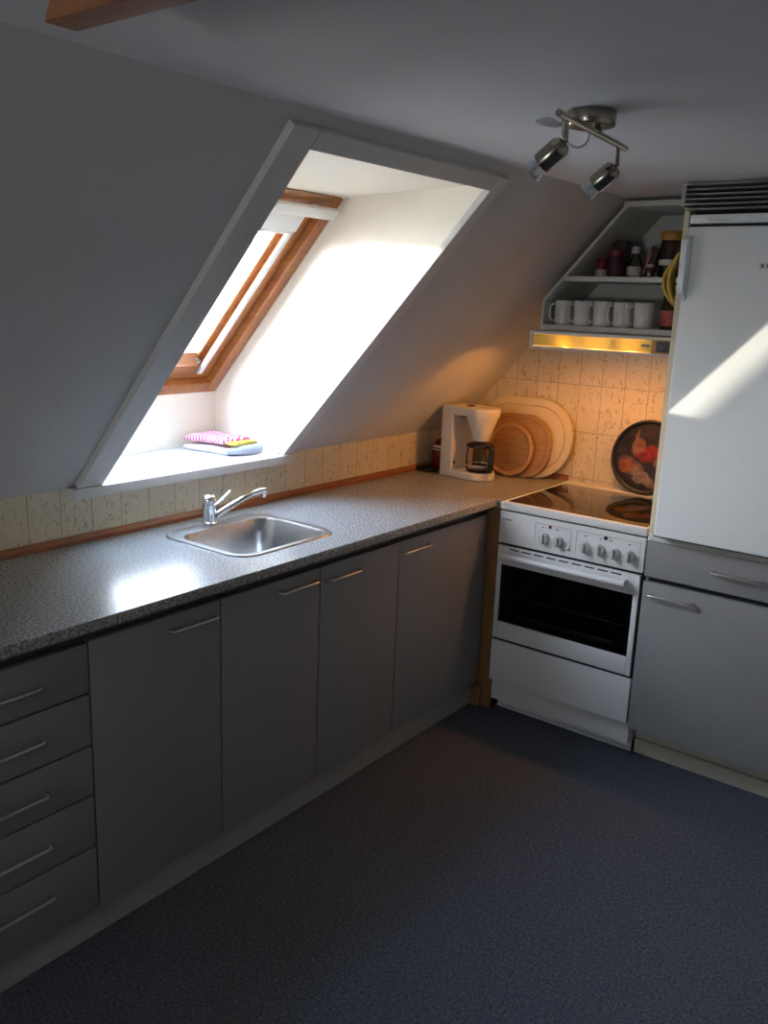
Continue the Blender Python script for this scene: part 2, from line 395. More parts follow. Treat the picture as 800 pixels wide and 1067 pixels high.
# skylight reveal: flat sill board side, upright lower lining, two cheeks and the head
t = .02
w = MB()
w.prism([(XW0, ZT-.03), (XW0, ZW0), (XW0-t, ZW0+.02), (XW0-t, ZT-.03)], 'Y', YL-t, YR_+t)            # lower lining
w.prism([(XO1, ZO1), (XW1, ZW1), (XW1-.02, ZW1+.03), (XO1, ZO1+.03)], 'Y', YL-t, YR_+t)               # head
for y0, y1 in ((YR_, YR_+t), (YL-t, YL)):
    w.prism([(0, ZT-.03), (0, ZT), (XO1, ZO1), (XW1, ZW1), (XW0, ZW0), (XW0, ZT-.03)], 'Y', y0, y1)   # cheeks
struct('trim_1', w, 'reveal')
# face trim on the slope: boards 2.2 cm proud of the slope
q = Vector((SL, 0, -1)).normalized()*.022                # towards the room
def face_board(mb, x0, x1, y0, y1):
    a = (x0, sl(x0)); b = (x1, sl(x1))
    mb.prism([a, b, (b[0]+q.x, b[1]+q.z), (a[0]+q.x, a[1]+q.z)], 'Y', y0, y1, .0025)
w = MB(); face_board(w, .012, XC-.022, -2.088, YL+.004); face_board(w, XO1-.006, XC-.022, YL+.004, YR_-.004); face_board(w, .012, XC-.022, YR_-.004, -1.170)
struct('trim_2', w, 'trim')
w = MB().box(XW0, .042, -2.106, -1.176, ZT-.030, ZT+.001, .003); struct('trim_3', w, 'trim')     # sill board

# ------------------------------------------------------------------ the skylight itself
us = Vector((1, 0, SL)).normalized(); un = Vector((-SL, 0, 1)).normalized()
O = Vector((XW0, YR_, ZW0)); LS = (Vector((XW1, 0, ZW1))-Vector((XW0, 0, ZW0))).length; LU = YR_-YL
WM = Matrix(((us.x, 0, un.x, O.x), (0, -1, 0, O.y), (us.z, 0, un.z, O.z), (0, 0, 0, 1)))   # (s, u, n) -> world
def wb(mb, s0, s1, u0, u1, n0, n1, bev=.003): mb.box(s0, s1, u0, u1, n0, n1, bev, mtx=WM)
fr = MB()
FW = .052
wb(fr, 0, LS, 0, FW, -.004, .11); wb(fr, 0, LS, LU-FW, LU, -.004, .11); wb(fr, 0, FW, FW, LU-FW, -.004, .11); wb(fr, LS-FW, LS, FW, LU-FW, -.004, .11)
win = struct('window_1', fr, 'pine')
sa = MB(); A0, A1 = FW+.006, FW+.062
wb(sa, A0, LS-A0, A0, A1, .022, .062); wb(sa, A0, LS-A0, LU-A1, LU-A0, .022, .062)
struct('sash', sa, 'pine', win)
sb = MB(); wb(sb, A0, A1+.012, A1, LU-A1, .022, .062)
b0 = A1+.010
sb.prism([(b0, .024), (b0, .062), (b0+.030, .062)], 'Y', A1, LU-A1, mtx=Matrix(((us.x, 0, un.x, O.x), (0, -1, 0, O.y), (us.z, 0, un.z, O.z), (0, 0, 0, 1))))
wb(sb, LS-A1-.01, LS-A0, A1, LU-A1, .022, .062)
struct('sash_rail', sb, 'pine_y', win)
g = MB(); wb(g, A1, LS-A1, A1, LU-A1, .0625, .0685, 0); struct('pane', g, 'pane', win)
gb = MB(); wb(gb, A1, LS-A1, A1, A1+.026, .046, .062, .002); wb(gb, A1, LS-A1, LU-A1-.026, LU-A1, .046, .062, .002); struct('glazing_bead', gb, 'pine', win)
rl = MB(); wb(rl, A0+.03, LS-.09, A1-.006, A1+.014, .012, .024, .002); wb(rl, A0+.03, LS-.09, LU-A1-.016, LU-A1+.006, .012, .024, .002); struct('blind_rail', rl, 'blind', win)
cs = MB(); wb(cs, LS-.165, LS-.075, A1-.006, LU-A1+.006, .004, .045, .006); wb(cs, LS-.182, LS-.166, A1-.004, LU-A1+.004, .012, .03, .003); struct('blind_cassette', cs, 'blind', win)
vb = MB(); wb(vb, LS-.068, LS-.030, .03, LU-.03, -.040, -.022, .004)
wb(vb, LS-.06, LS-.04, .10, .125, -.025, .03, .002); wb(vb, LS-.06, LS-.04, LU-.125, LU-.10, -.025, .03, .002); struct('opening_bar', vb, 'blind', win)
lk = MB(); wb(lk, A1+.004, A1+.03, A1+.016, A1+.032, .028, .047, .004); struct('sash_bracket', lk, 'nickel', win)

# exposed beam where the flat ceiling ends
bm = MB().prism([(1.165, 1.985), (XR, 1.985), (XR, ZC), (1.205, ZC)], 'Y', -2.845, -2.792, .006)
struct('trim_4', bm, 'beam')

# ------------------------------------------------------------------ left run: worktop, sink, cabinets
XD, XP = .554, .524
YEND = -2.86
SK = (.098, .490, -1.862, -1.418)   # sink flange x0 x1 y0 y1
def rrect(x0, x1, y0, y1, r, n=8):
    pts = []
    for cx, cy, a in ((x1-r, y1-r, 0), (x0+r, y1-r, 90), (x0+r, y0+r, 180), (x1-r, y0+r, 270)):
        for k in range(n+1):
            t_ = math.radians(a+90*k/n); pts.append((cx+r*math.cos(t_), cy+r*math.sin(t_)))
    return pts
def ring_faces(mb, loops):
    """skin consecutive closed loops of 3-D points"""
    b = bmesh.new(); V = [[b.verts.new(p) for p in L] for L in loops]; n = len(loops[0])
    for A, B in zip(V, V[1:]):
        for k in range(n): b.faces.new((A[k], A[(k+1) % n], B[(k+1) % n], B[k]))
    return b
# worktop cross-section in x/z with rounded nose, cut around the sink
def nose(x0): return [(x0, .866), (.585, .866), (.592, .873), (.592, .892), (.589, .898), (.583, .9), (x0, .9)]
wt = MB()
wt.prism(nose(.0), 'Y', YEND, SK[2]+.02).prism(nose(.0), 'Y', SK[3]-.02, -.585)
wt.box(0, .613, -.585, 0, .866, .9)
wt.box(0, SK[0]+.02, SK[2]+.02, SK[3]-.02, .866, .9)
wt.prism(nose(SK[1]-.02), 'Y', SK[2]+.02, SK[3]-.02)
o = obj('worktop', wt, 'counter'); tag(o, 'long grey speckled kitchen worktop under the sloping roof', 'worktop')
ws = MB().prism([(0, .9), (.016, .9), (.016, .912), (.004, .925), (0, .925)], 'Y', YEND, -.014)
ws.prism([(0, .9), (-.016, .9), (-.014, .915), (-.004, .921), (0, .921)], 'X', .0, .612)
o = obj('edging_strip', ws, 'strip'); tag(o, 'reddish brown wooden edging strip between worktop and tiles', 'trim strip')

# sink
si = thing('kitchen_sink', 'rectangular stainless steel sink let into the worktop', 'sink', (.294, -1.64, .9))
fl = MB(); L0 = rrect(*SK, .075); L1 = rrect(SK[0]+.004, SK[1]-.004, SK[2]+.004, SK[3]-.004, .072)
bx0, bx1, by0, by1 = SK[0]+.068, SK[1]-.026, SK[2]+.030, SK[3]-.034
def lp(x0, x1, y0, y1, r, z): return [Vector((p[0], p[1], z)) for p in rrect(x0, x1, y0, y1, r)]
fl._join(ring_faces(fl, [lp(*SK, .075, .9002), lp(SK[0]+.003, SK[1]-.003, SK[2]+.003, SK[3]-.003, .073, .9045), lp(bx0-.008, bx1+.008, by0-.008, by1+.008, .062, .9050), lp(bx0-.003, bx1+.003, by0-.003, by1+.003, .058, .9035)]), True)
obj('rim', fl, 'steel', si)
bo = MB(); bcx, bcy = (bx0+bx1)/2, (by0+by1)/2
loops = [lp(bx0-.003, bx1+.003, by0-.003, by1+.003, .058, .9035), lp(bx0, bx1, by0, by1, .056, .898), lp(bx0+.010, bx1-.010, by0+.010, by1-.010, .055, .79), lp(bx0+.022, bx1-.022, by0+.022, by1-.022, .05, .762), lp(bx0+.05, bx1-.05, by0+.05, by1-.05, .04, .752), lp(bcx-.045, bcx+.045, bcy-.045, bcy+.045, .044, .749)]
b = ring_faces(bo, loops); b.verts.ensure_lookup_table(); b.faces.new(b.verts[-36:]); bo._join(b, True)
obj('bowl', bo, 'steel', si)
dr = MB().lathe([(.042, .7495), (.042, .7525), (.034, .753), (.03, .751), (.012, .751), (.010, .756), (0, .757)], (bcx, bcy, 0), n=28); obj('drain', dr, 'chrome', si)

# faucet
fx, fy = .112, -1.655
fa = thing('kitchen_faucet', 'chrome single lever mixer tap behind the sink', 'tap', (fx, fy, .905))
obj('body', MB().lathe([(.027, .9052), (.027, .910), (.0225, .914), (.022, .955), (.0235, .958), (.0235, .9625)], (fx, fy, 0), n=28), 'chrome', fa)
obj('cap', MB().lathe([(.0225, 0), (.0235, .004), (.0235, .024), (.022, .034), (.015, .041), (0, .043)], (fx, fy, .9625), (.10, -.06, 1), n=28), 'chrome', fa)
obj('lever', MB().tube([(fx+.018, fy-.006, .966), (fx+.024, fy+.018, .976), (fx+.024, fy+.048, .994), (fx+.022, fy+.072, 1.008)], .007, rad=[.009, .0085, .007, .0055], flat=.55), 'chrome', fa)
sp_pts = [(fx+.012, fy+.018, .930), (fx+.018, fy+.045, .944), (fx+.028, fy+.115, .972), (fx+.034, fy+.165, .988), (fx+.036, fy+.195, .992), (fx+.038, fy+.222, .990)]
obj('spout', MB().tube(sp_pts, .01, rad=[.012, .0115, .0105, .010, .0105, .0105]).cyl((fx+.0375, fy+.215, .990), (fx+.0375, fy+.215, .968), .0095), 'chrome', fa)

def bow_handle(parent, kind, p, length, along, out):
    """satin bar bent at both ends: p = centre on the front face"""
    p = Vector(p); a = Vector(along); o_ = Vector(out); h = length/2; d = .024
    pts = [p-a*h, p-a*h+o_*(d-.008), p-a*(h-.003)+o_*(d-.002), p-a*(h-.009)+o_*d, p+a*(h-.009)+o_*d, p+a*(h-.003)+o_*(d-.002), p+a*h+o_*(d-.008), p+a*h]
    return obj('handle', MB().tube(pts, .0042, 10), 'nickel', parent)

def front(name, parent, y0, y1, z0, z1, m='cab'):
    return obj(name, MB().box(XD-.018, XD, y0+.002, y1-.002, z0, z1, .0015), m, parent)

YB_ = [-2.846, -2.422, -2.002, -1.177, -.600]
def carcass(parent, y0, y1):
    w = MB().box(.03, XD-.021, y0+.001, y1-.001, .102, .862)
    return obj('carcass', w, 'cab_body', parent)
dc = thing('drawer_cabinet', 'grey five-drawer base cabinet at the left end of the run', 'cabinet', (.28, -2.634, .1))
w = MB()
w.box(.03, XD-.021, YB_[0]+.001, YB_[1]-.001, .102, .862); obj('carcass', w, 'cab_body', dc)
zg = [.832, .700, .560, .426, .282, .100]; zh = [.765, .630, .490, .354, .216]
for i in range(5):
    d = front('drawer', dc, YB_[0], YB_[1], zg[i+1]+.003, zg[i]-.003)
    bow_handle(d, 'h', (XD, -2.637, zh[i]), .158, (0, 1, 0), (1, 0, 0))
c1 = thing('base_cabinet', 'grey single-door base cabinet between the drawers and the sink unit', 'cabinet', (.28, -2.21, .1))
carcass(c1, YB_[1], YB_[2]); d = front('door', c1, YB_[1], YB_[2], .103, .832); bow_handle(d, 'h', (XD, -2.106, .793), .155, (0, 1, 0), (1, 0, 0))
c2 = thing('sink_cabinet', 'grey two-door base cabinet below the steel sink', 'cabinet', (.28, -1.59, .1))
w = MB().box(.03, XD-.021, YB_[2]+.001, YB_[3]-.001, .102, .70).box(.50, XD-.021, YB_[2]+.001, YB_[3]-.001, .70, .862).box(.03, XD-.021, YB_[2]+.001, YB_[2]+.018, .70, .862).box(.03, XD-.021, YB_[3]-.018, YB_[3]-.001, .70, .862)
obj('carcass', w, 'cab_body', c2)
d = front('door', c2, YB_[2], -1.590, .103, .832); bow_handle(d, 'h', (XD, -1.698, .797), .160, (0, 1, 0), (1, 0, 0))
d = front('door', c2, -1.590, YB_[3], .103, .832); bow_handle(d, 'h', (XD, -1.486, .786), .155, (0, 1, 0), (1, 0, 0))
c3 = thing('base_cabinet', 'grey wide-door base cabinet in the corner next to the stove', 'cabinet', (.28, -.89, .1))
carcass(c3, YB_[3], YB_[4]); d = front('door', c3, YB_[3], -.579, .103, .832); bow_handle(d, 'h', (XD, -1.086, .793), .158, (0, 1, 0), (1, 0, 0))
w = MB().box(.505, XP, YEND+.01, -.565, 0, .100, .002); o = obj('plinth_board', w, 'plinth'); tag(o, 'pale grey plinth board along the floor below the worktop run', 'plinth')
# oak filler in the inner corner
w = MB().box(XD-.03, .6135, -.575, -.556, 0.0, .862, .002).box(XP+.001, XD+.02, -.590, -.574, 0.0, .088, .002)
o = obj('filler_post', w, 'filler'); tag(o, 'narrow upright oak filler strip between corner cabinet and stove', 'filler strip')

# ------------------------------------------------------------------ stove
S0, S1, YS = .616, 1.214, -.600
st = thing('electric_stove', 'white freestanding electric stove with glass hob and dark oven window', 'stove', (.915, -.3, 0))
w = MB().box(S0, S0+.02, YS+.03, -.02, .05, .866).box(S1-.02, S1, YS+.03, -.02, .05, .866).box(S0, S1, -.04, -.02, .05, .866).box(S0+.02, S1-.02, YS+.03, -.04, .05, .35).box(S0+.02, S1-.02, YS+.03, -.04, .70, .866)
obj('body', w, 'white', st)
w = MB().box(S0+.06, S1-.06, YS+.40, YS+.41, .35, .70).box(S0+.02, S0+.06, YS+.03, YS+.41, .35, .70).box(S1-.06, S1-.02, YS+.03, YS+.41, .35, .70); obj('oven_cavity', w, 'oven_in', st)
w = MB()
for k in range(12): w.cyl((S0+.09+k*.038, YS+.06, .50), (S0+.09+k*.038, YS+.38, .50), .002, n=6)
w.cyl((S0+.062, YS+.06, .50), (S1-.062, YS+.06, .50), .0035, n=8).cyl((S0+.062, YS+.38, .50), (S1-.062, YS+.38, .50), .0035, n=8); obj('oven_rack', w, 'nickel', st)
w = MB().box(S0+.10, S1-.10, YS+.05, YS+.36, .405, .415, .004).box(S0+.10, S1-.10, YS+.05, YS+.06, .405, .43, .003); obj('baking_tray', w, 'steel', st)
obj('hob_frame', MB().box(S0, S1, YS, -.075, .868, .8985, .006).box(S0, S1, -.075, -.004, .868, .9015, .004), 'white', st)
obj('hob_glass', MB().box(S0+.022, S1-.012, YS+.022, -.085, .894, .9005, .002), 'ceram_black', st)
obj('seam', MB().box(S0+.006, S1-.006, YS+.012, YS+.03, .861, .869), 'gap', st)
cp = obj('control_panel', MB().box(S0+.001, S1-.001, YS, YS+.03, .733, .862, .004), 'white', st)
def box_outline(mb, x0, x1, z0, z1, y, t=.0011):
    mb.box(x0, x1, y-.0006, y+.001, z1-t, z1).box(x0, x0+t, y-.0006, y+.001, z0, z1).box(x1-t, x1, y-.0006, y+.001, z0, z1)
p1 = MB(); box_outline(p1, .775, .925, .768, .842, YS); obj('printed_frame', p1, 'print', cp)
p1 = MB(); box_outline(p1, .948, 1.196, .752, .842, YS); obj('printed_frame', p1, 'print', cp)
obj('logo_print', MB().box(.633, .673, YS-.0006, YS+.001, .8285, .8322), 'print', cp)
for x in (.808, .868, .985, 1.044, 1.085, 1.155): obj('mark', MB().box(x-.004, x+.004, YS-.0006, YS+.001, .826, .831), 'print', cp)
obj('mark', MB().box(.907, .929, YS-.0006, YS+.001, .757, .761).box(.917, .925, YS-.0006, YS+.001, .759, .768), 'print', cp)
for x in (.816, .876, .985, 1.044, 1.101, 1.160):
    k = MB().lathe([(.0225, 0), (.0225, .004), (.019, .016), (.018, .018), (0, .018)], (x, YS, .786), (0, -1, 0), 28)
    k.box(x-.0055, x+.0055, YS-.028, YS-.016, .786-.019, .786+.019, .003)
    kn = obj('knob', k, 'knobgrey', st)
obj('pilot_lamp', MB().lathe([(.0065, 0), (.0065, .002), (0, .003)], (.838, YS, .834), (0, -1, 0), 18), 'red', st)
obj('pilot_lamp', MB().lathe([(.0075, 0), (.0075, .002), (0, .003)], (1.063, YS, .835), (0, -1, 0), 18), 'black', st)
GX = (.637, 1.186, .405, .645)
w = MB().box(S0+.002, GX[0], YS, YS+.028, .333, .722, .003).box(GX[1], S1-.008, YS, YS+.028, .333, .722, .003).box(GX[0], GX[1], YS, YS+.028, .333, GX[2], .003).box(GX[0], GX[1], YS, YS+.028, GX[3], .722, .003)
od = obj('oven_door', w, 'white', st)
obj('window', MB().box(GX[0]-.004, GX[1]+.004, YS+.003, YS+.007, GX[2]-.004, GX[3]+.004), 'oven_glass', od)
hb = MB().tube([(.648, YS-.034, .690), (.662, YS-.036, .690), (1.15, YS-.036, .690), (1.164, YS-.034, .690)], .0125, 12)
hb.box(.650, .676, YS-.036, YS, .679, .701, .004).box(1.136, 1.162, YS-.036, YS, .679, .701, .004); obj('handle', hb, 'white', od)
w = MB()
for k in range(9): w.box(.672+k*.053, .672+k*.053+.040, YS-.0008, YS+.002, .7095, .7145)
obj('vent_slot', w, 'gap', od)
obj('seam', MB().box(S0+.004, S1-.004, YS+.012, YS+.03, .722, .734), 'gap', st)
obj('seam', MB().box(S0+.004, S1-.004, YS+.010, YS+.03, .320, .334), 'gap', st)
obj('seam', MB().box(S1-.0085, S1-.0015, YS+.010, YS+.03, .334, .722), 'gap', st)
obj('drawer', MB().box(S0+.001, S1-.002, YS, YS+.028, .146, .3215, .003), 'white', st)
w = MB().box(S0+.006, S1-.002, YS+.080, YS+.092, .012, .144, .002).box(S0+.006, S1-.002, YS+.076, YS+.090, 0, .011, .001); obj('plinth', w, 'white', st)

# ------------------------------------------------------------------ right base unit, fridge, grille, panel
R0, R1 = 1.219, 1.82
rb = thing('base_cabinet', 'grey base cabinet with one drawer and one door below the fridge', 'cabinet', (1.52, -.3, .1))
obj('carcass', MB().box(R0+.002, R1, YS+.022, -.02, .128, .858), 'shelfwhite', rb)
obj('top_board', MB().box(R0+.001, R1, YS-.004, -.02, .859, .884, .002), 'shelfwhite', rb)
d = obj('drawer', MB().box(R0, R1, YS, YS+.019, .727, .857, .0015), 'cab', rb); bow_handle(d, 'h', (1.534, YS, .793), .158, (1, 0, 0), (0, -1, 0))
d = obj('door', MB().box(R0, R1, YS, YS+.019, .131, .707, .0015), 'cab', rb); bow_handle(d, 'h', (1.322, YS, .664), .158, (1, 0, 0), (0, -1, 0))
obj('gap_shadow', MB().box(R0+.01, R1-.005, YS+.019, YS+.0215, .705, .730), 'gap', rb)
w = MB().box(R0+.004, R1, -.514, -.496, .062, .126, .003).box(R0+.004, R1, -.518, -.496, 0, .058, .003); o = obj('plinth_board', w, 'plinth_cream'); tag(o, 'cream grooved plinth board under the fridge cabinet', 'plinth')
w = MB().box(1.2205, 1.239, -.601, -.003, .885, 1.972, .0015); o = obj('side_panel', w, 'cream'); tag(o, 'tall cream side panel between hood shelf and fridge', 'panel')

fg = thing('refrigerator', 'white refrigerator with a raised grip on its left door edge', 'refrigerator', (1.54, -.3, .886))
F0, F1, FY = 1.258, 1.815, -.662
obj('body', MB().box(1.246, F1, -.600, -.03, .887, 1.948, .004), 'white', fg)
dd = obj('door', MB().box(F0, F1, FY, -.606, .893, 1.912, .008, 3), 'fridge', fg)
w = MB().prism([(FY+.006, 1.672), (FY-.006, 1.690), (FY-.038, 1.708), (FY-.043, 1.72), (FY-.043, 1.862), (FY-.038, 1.872), (FY-.004, 1.885), (FY+.006, 1.886)], 'X', F0, F0+.020, .004)
obj('handle', w, 'fridge', dd)
w = MB().box(1.490, 1.62, FY-.002, FY+.001, 1.784, 1.803, .0006); bd = obj('badge', w, 'porcelain', dd)
w = MB()
for k in range(7): w.box(1.497+k*.017, 1.506+k*.017, FY-.003, FY-.0015, 1.788, 1.799)
obj('badge_print', w, 'print', bd)
ca = obj('top_cap', MB().box(F0+.002, F1, FY+.004, -.606, 1.921, 1.949, .006), 'fridge', fg)
w = MB()
for k in range(8): w.box(1.320+k*.008, 1.3255+k*.008, FY+.0030, FY+.006, 1.929, 1.935)
obj('cap_print', w, 'knobgrey', ca)
obj('seam', MB().box(F0+.004, F1, FY+.016, -.600, 1.910, 1.923), 'gap', fg)
obj('seam', MB().box(F0-.004, F1, FY+.016, -.600, .8875, .8945), 'gap', fg)
gr = thing('vent_grille', 'grey slatted ventilation grille between fridge top and ceiling', 'grille', (1.52, -.6, 1.955))
w = MB().box(1.222, 1.236, -.650, -.05, 1.975, 2.045, .001); obj('end_plate', w, 'grille', gr)
for k in range(6): obj('slat', MB().box(1.236, R1, -.650, -.615, 1.9655+k*.0148, 1.9690+k*.0148, .0008), 'grille', gr)
obj('back_board', MB().box(1.240, R1, -.55, -.54, 1.952, 2.045), 'gap', gr)

# ------------------------------------------------------------------ extractor hood
H0, H1, HY = .616, 1.216, -.462
hd = thing('extractor_hood', 'slim extractor hood with a glowing gold front strip', 'extractor hood', (.916, -.23, 1.49))
w = MB()
w.box(H0, H1, HY+.004, -.003, 1.549, 1.558)                                     # top
w.box(H0, H0+.012, HY, -.003, 1.490, 1.558, .001).box(H1-.012, H1, HY, -.003, 1.490, 1.558, .001)
w.box(H0, H1, -.010, -.003, 1.490, 1.549)
w.box(H0+.012, H1-.012, HY, HY+.01, 1.546, 1.558, .001).box(H0+.012, H1-.012, HY, HY+.01, 1.490, 1.501, .001)   # rails
w.box(H0+.012, H1-.012, -.375, -.010, 1.490, 1.496)                               # underside behind the lamp opening
w.box(H0+.012, .635, HY+.01, -.375, 1.490, 1.496).box(1.15, H1-.012, HY+.01, -.375, 1.490, 1.496)
obj('housing', w, 'shelfwhite', hd)
obj('front_strip', MB().box(H0+.013, 1.104, HY+.001, HY+.004, 1.502, 1.5455), 'gold', hd)
w = MB().box(1.104, H1-.012, HY-.001, HY+.008, 1.500, 1.547, .001); obj('front_strip_end', w, 'amber', hd)
obj('switch_panel', MB().box(1.122, 1.202, HY-.003, HY+.002, 1.506, 1.544, .001), 'black', hd)
w = MB().box(1.136, 1.146, HY-.006, HY-.002, 1.521, 1.529, .001); obj('slider', w, 'print', hd)
obj('badge', MB().box(1.066, 1.096, HY-.0005, HY+.002, 1.522, 1.530), 'print', hd)
obj('lamp_tube', MB().cyl((.90, -.405, 1.540), (1.06, -.405, 1.540), .007), 'porcelain', hd)

# ------------------------------------------------------------------ wall shelf above the hood
SY = -.352
sh = thing('wall_shelf', 'white open wall shelf with one corner cut to the roof slope', 'shelf', (.9, -.17, 1.56))
T = .010
obj('bottom_board', MB().box(.600, 1.2195, SY, -.002, 1.5595, 1.581, .001), 'shelfwhite', sh)
obj('middle_board', MB().box(.678, 1.2195, SY+.002, -.002, 1.749, 1.767, .001), 'shelfwhite', sh)
w = MB()
zc0 = 1.69; zc1 = 2.040
w.box(.600, .600+T, SY, -.002, 1.581, 1.675)
slx = lambda z: .600+(z-1.675)*(.320/(2.034-1.675))
w.prism([(.600, 1.675), (.600+T, 1.670), (slx(2.012)+T+.006, 2.012), (slx(2.034), 2.034)], 'Y', SY, -.002)
obj('side_board', w, 'shelfwhite', sh)
obj('top_board', MB().box(slx(2.014), 1.2195, SY, -.002, 2.014, 2.034, .001), 'shelfwhite', sh)
w = MB().prism([(.602, 1.575), (1.2195, 1.575), (1.2195, 2.03), (slx(2.03), 2.03), (.602, 1.675)], 'Y', -.010, -.002); obj('back_board', w, 'shelfwhite', sh)

# mugs: five alike, handles to the left
def make_mug(loc, label):
    x, y, z = loc
    mu = thing('mug', label, 'mug', loc, 'white mugs on the lower shelf')
    b = MB().lathe([(0, .0), (.033, .0), (.0365, .004), (.0375, .012), (.0375, .092), (.0365, .094), (.0345, .092), (.0345, .012), (0, .010)], loc, n=32)
    obj('cup', b, 'porcelain', mu)
    pts = [(x-.029, y-.017, z+.079), (x-.040, y-.027, z+.079), (x-.046, y-.034, z+.070), (x-.047, y-.035, z+.046), (x-.045, y-.033, z+.024), (x-.038, y-.026, z+.016), (x-.029, y-.017, z+.017)]
    obj('handle', MB().tube(pts, .0045, 10), 'porcelain', mu)
    return mu
ML = ['white mug at the left end of the row on the lower shelf', 'white mug second from the left in the shelf row', 'white mug in the middle of the row of five',
      'white mug second from the right in the shelf row', 'white mug at the right end of the row, next to the red-labelled jar']
m0 = make_mug((.661, -.275, 1.5812), ML[0])
for i, x in enumerate((.743, .825, .908, .991)): dup(m0, (x, -.275, 1.5812), ML[i+1])

def jar(name, label, cat, x, y, z, body, lid, mats, extra=None):
    j = thing(name, label, cat, (x, y, z))
    obj('body', MB().lathe(body, (x, y, z), n=28), mats[0], j)
    if lid: obj('lid', MB().lathe(lid, (x, y, z), n=28), mats[1], j)
    return j
# red-labelled jar beside the mugs
j = jar('jam_jar', 'dark jar with a red label beside the white mugs', 'jar', 1.090, -.27, 1.5812, [(0, 0), (.034, 0), (.036, .005), (.036, .085), (.028, .098), (.027, .104)], [(.030, .102), (.030, .122), (.028, .124), (0, .124)], ['brownjar', 'black'])
obj('label_band', MB().lathe([(.0364, .014), (.0368, .016), (.0368, .068), (.0364, .070)], (1.090, -.27, 1.5812), n=28, cap=False), 'redlabel', j)
obj('neck', MB().lathe([(.012, .124), (.012, .142), (0, .143)], (1.085, -.262, 1.5812)), 'brownjar', j)
ZS = 1.7672
# red and white carton/can at the slope
j = thing('spice_can', 'red and white can nearest the slope on the upper shelf', 'can', (.797, -.26, ZS))
obj('body', MB().lathe([(0, 0), (.023, 0), (.024, .003), (.024, .066), (.022, .070), (0, .070)], (.797, -.26, ZS)), 'deepred', j)
obj('label_band', MB().lathe([(.0242, .003), (.0244, .005), (.0244, .026), (.0242, .028)], (.797, -.26, ZS), cap=False), 'paper', j)
j = thing('carton', 'tall dark red carton behind the red can', 'carton', (.84, -.19, ZS))
obj('box', MB().box(.812, .868, -.215, -.165, ZS, ZS+.140, .002), 'darkred', j)
obj('front_print', MB().box(.816, .864, -.2162, -.2152, ZS+.06, ZS+.085), 'deepred', j)
j = thing('storage_jar', 'short red glass jar in front of the dark red carton', 'jar', (.862, -.28, ZS))
obj('body', MB().lathe([(0, 0), (.030, 0), (.032, .005), (.032, .070), (.027, .078)], (.862, -.28, ZS)), 'darkred', j)
obj('lid', MB().lathe([(.029, .077), (.030, .080), (.030, .096), (0, .098)], (.862, -.28, ZS)), 'deepred', j)
j = thing('glass_bottle', 'small clear glass bottle in the middle of the upper shelf', 'bottle', (.925, -.25, ZS))
obj('body', MB().lathe([(0, 0), (.026, 0), (.029, .004), (.029, .045), (.024, .062), (.013, .078), (.012, .090)], (.925, -.25, ZS)), 'clear', j)
obj('cap', MB().lathe([(.0145, .089), (.0145, .112), (.013, .114), (0, .114)], (.925, -.25, ZS)), 'knobgrey', j)
obj('label_band', MB().lathe([(.0293, .008), (.0295, .010), (.0295, .038), (.0293, .040)], (.925, -.25, ZS), cap=False), 'paper', j)
# tilted dark packet
j = thing('tilted_packet', 'dark narrow packet leaning to the right on the upper shelf', 'packet', (.98, -.25, ZS))
R_ = Matrix.Translation((.958, -.25, ZS+.003)) @ Matrix.Rotation(math.radians(17), 4, 'Y')
obj('box', MB().box(0, .034, -.022, .022, 0, .118, .004, mtx=R_), 'coffeeglass', j)
obj('side_print', MB().box(.004, .010, -.0232, -.0222, .012, .100, 0, mtx=R_), 'redlabel', j)
j = thing('spice_jar', 'tiny pale capped jar beside the tall coffee jar', 'jar', (1.012, -.315, ZS))
obj('body', MB().lathe([(0, 0), (.015, 0), (.016, .003), (.016, .032), (.013, .036)], (1.012, -.315, ZS)), 'brownjar', j)
obj('lid', MB().lathe([(.0155, .0355), (.0155, .046), (0, .047)], (1.012, -.315, ZS)), 'paper', j)
j = thing('coffee_jar', 'tall dark coffee jar with an amber lid on the upper shelf', 'jar', (1.062, -.25, ZS))
obj('body', MB().lathe([(0, 0), (.038, 0), (.042, .006), (.042, .118), (.036, .136)], (1.062, -.25, ZS)), 'coffeeglass', j)
obj('lid', MB().lathe([(.043, .134), (.044, .137), (.044, .164), (.042, .167), (0, .167)], (1.062, -.25, ZS)), 'amber', j)
obj('label_patch', MB().lathe([(.0424, .045), (.0426, .047), (.0426, .063), (.0424, .065)], (1.062, -.25, ZS), cap=False), 'paper', j)
j = jar('storage_jar', 'brown jar half hidden behind the coffee jar and side panel', 'jar', 1.115, -.14, ZS, [(0, 0), (.038, 0), (.04, .005), (.04, .165), (.034, .175)], [(.037, .174), (.038, .2), (0, .202)], ['brownjar', 'amber'])

# two mustard pot holders hanging on the panel, bulging away from it
def holder(label, y, bulge, z0, z1, off, w_):
    rows = []
    for i in range(17):
        t_ = i/16; z = z0+(z1-z0)*t_; half = w_*max(.06, math.sin(PI*min(1, .04+t_*.96))**.75)
        x = 1.217-off-bulge*math.sin(PI*t_)**.8*(1.0)
        rows.append([(x+.010*(k/8-.5)**2*4, y+half*(k/8*2-1), z) for k in range(9)])
    o = obj('pot_holder', MB().grid(rows), 'yellow', None, .010)
    return tag(o, label, 'pot holder', 'pot holders hanging on the side panel')
holder('outer mustard yellow pot holder on the side panel, larger and further left', -.545, .052, 1.660, 1.838, .006, .040)
holder('inner mustard yellow pot holder tucked between the other one and the panel', -.585, .026, 1.672, 1.838, .004, .026)

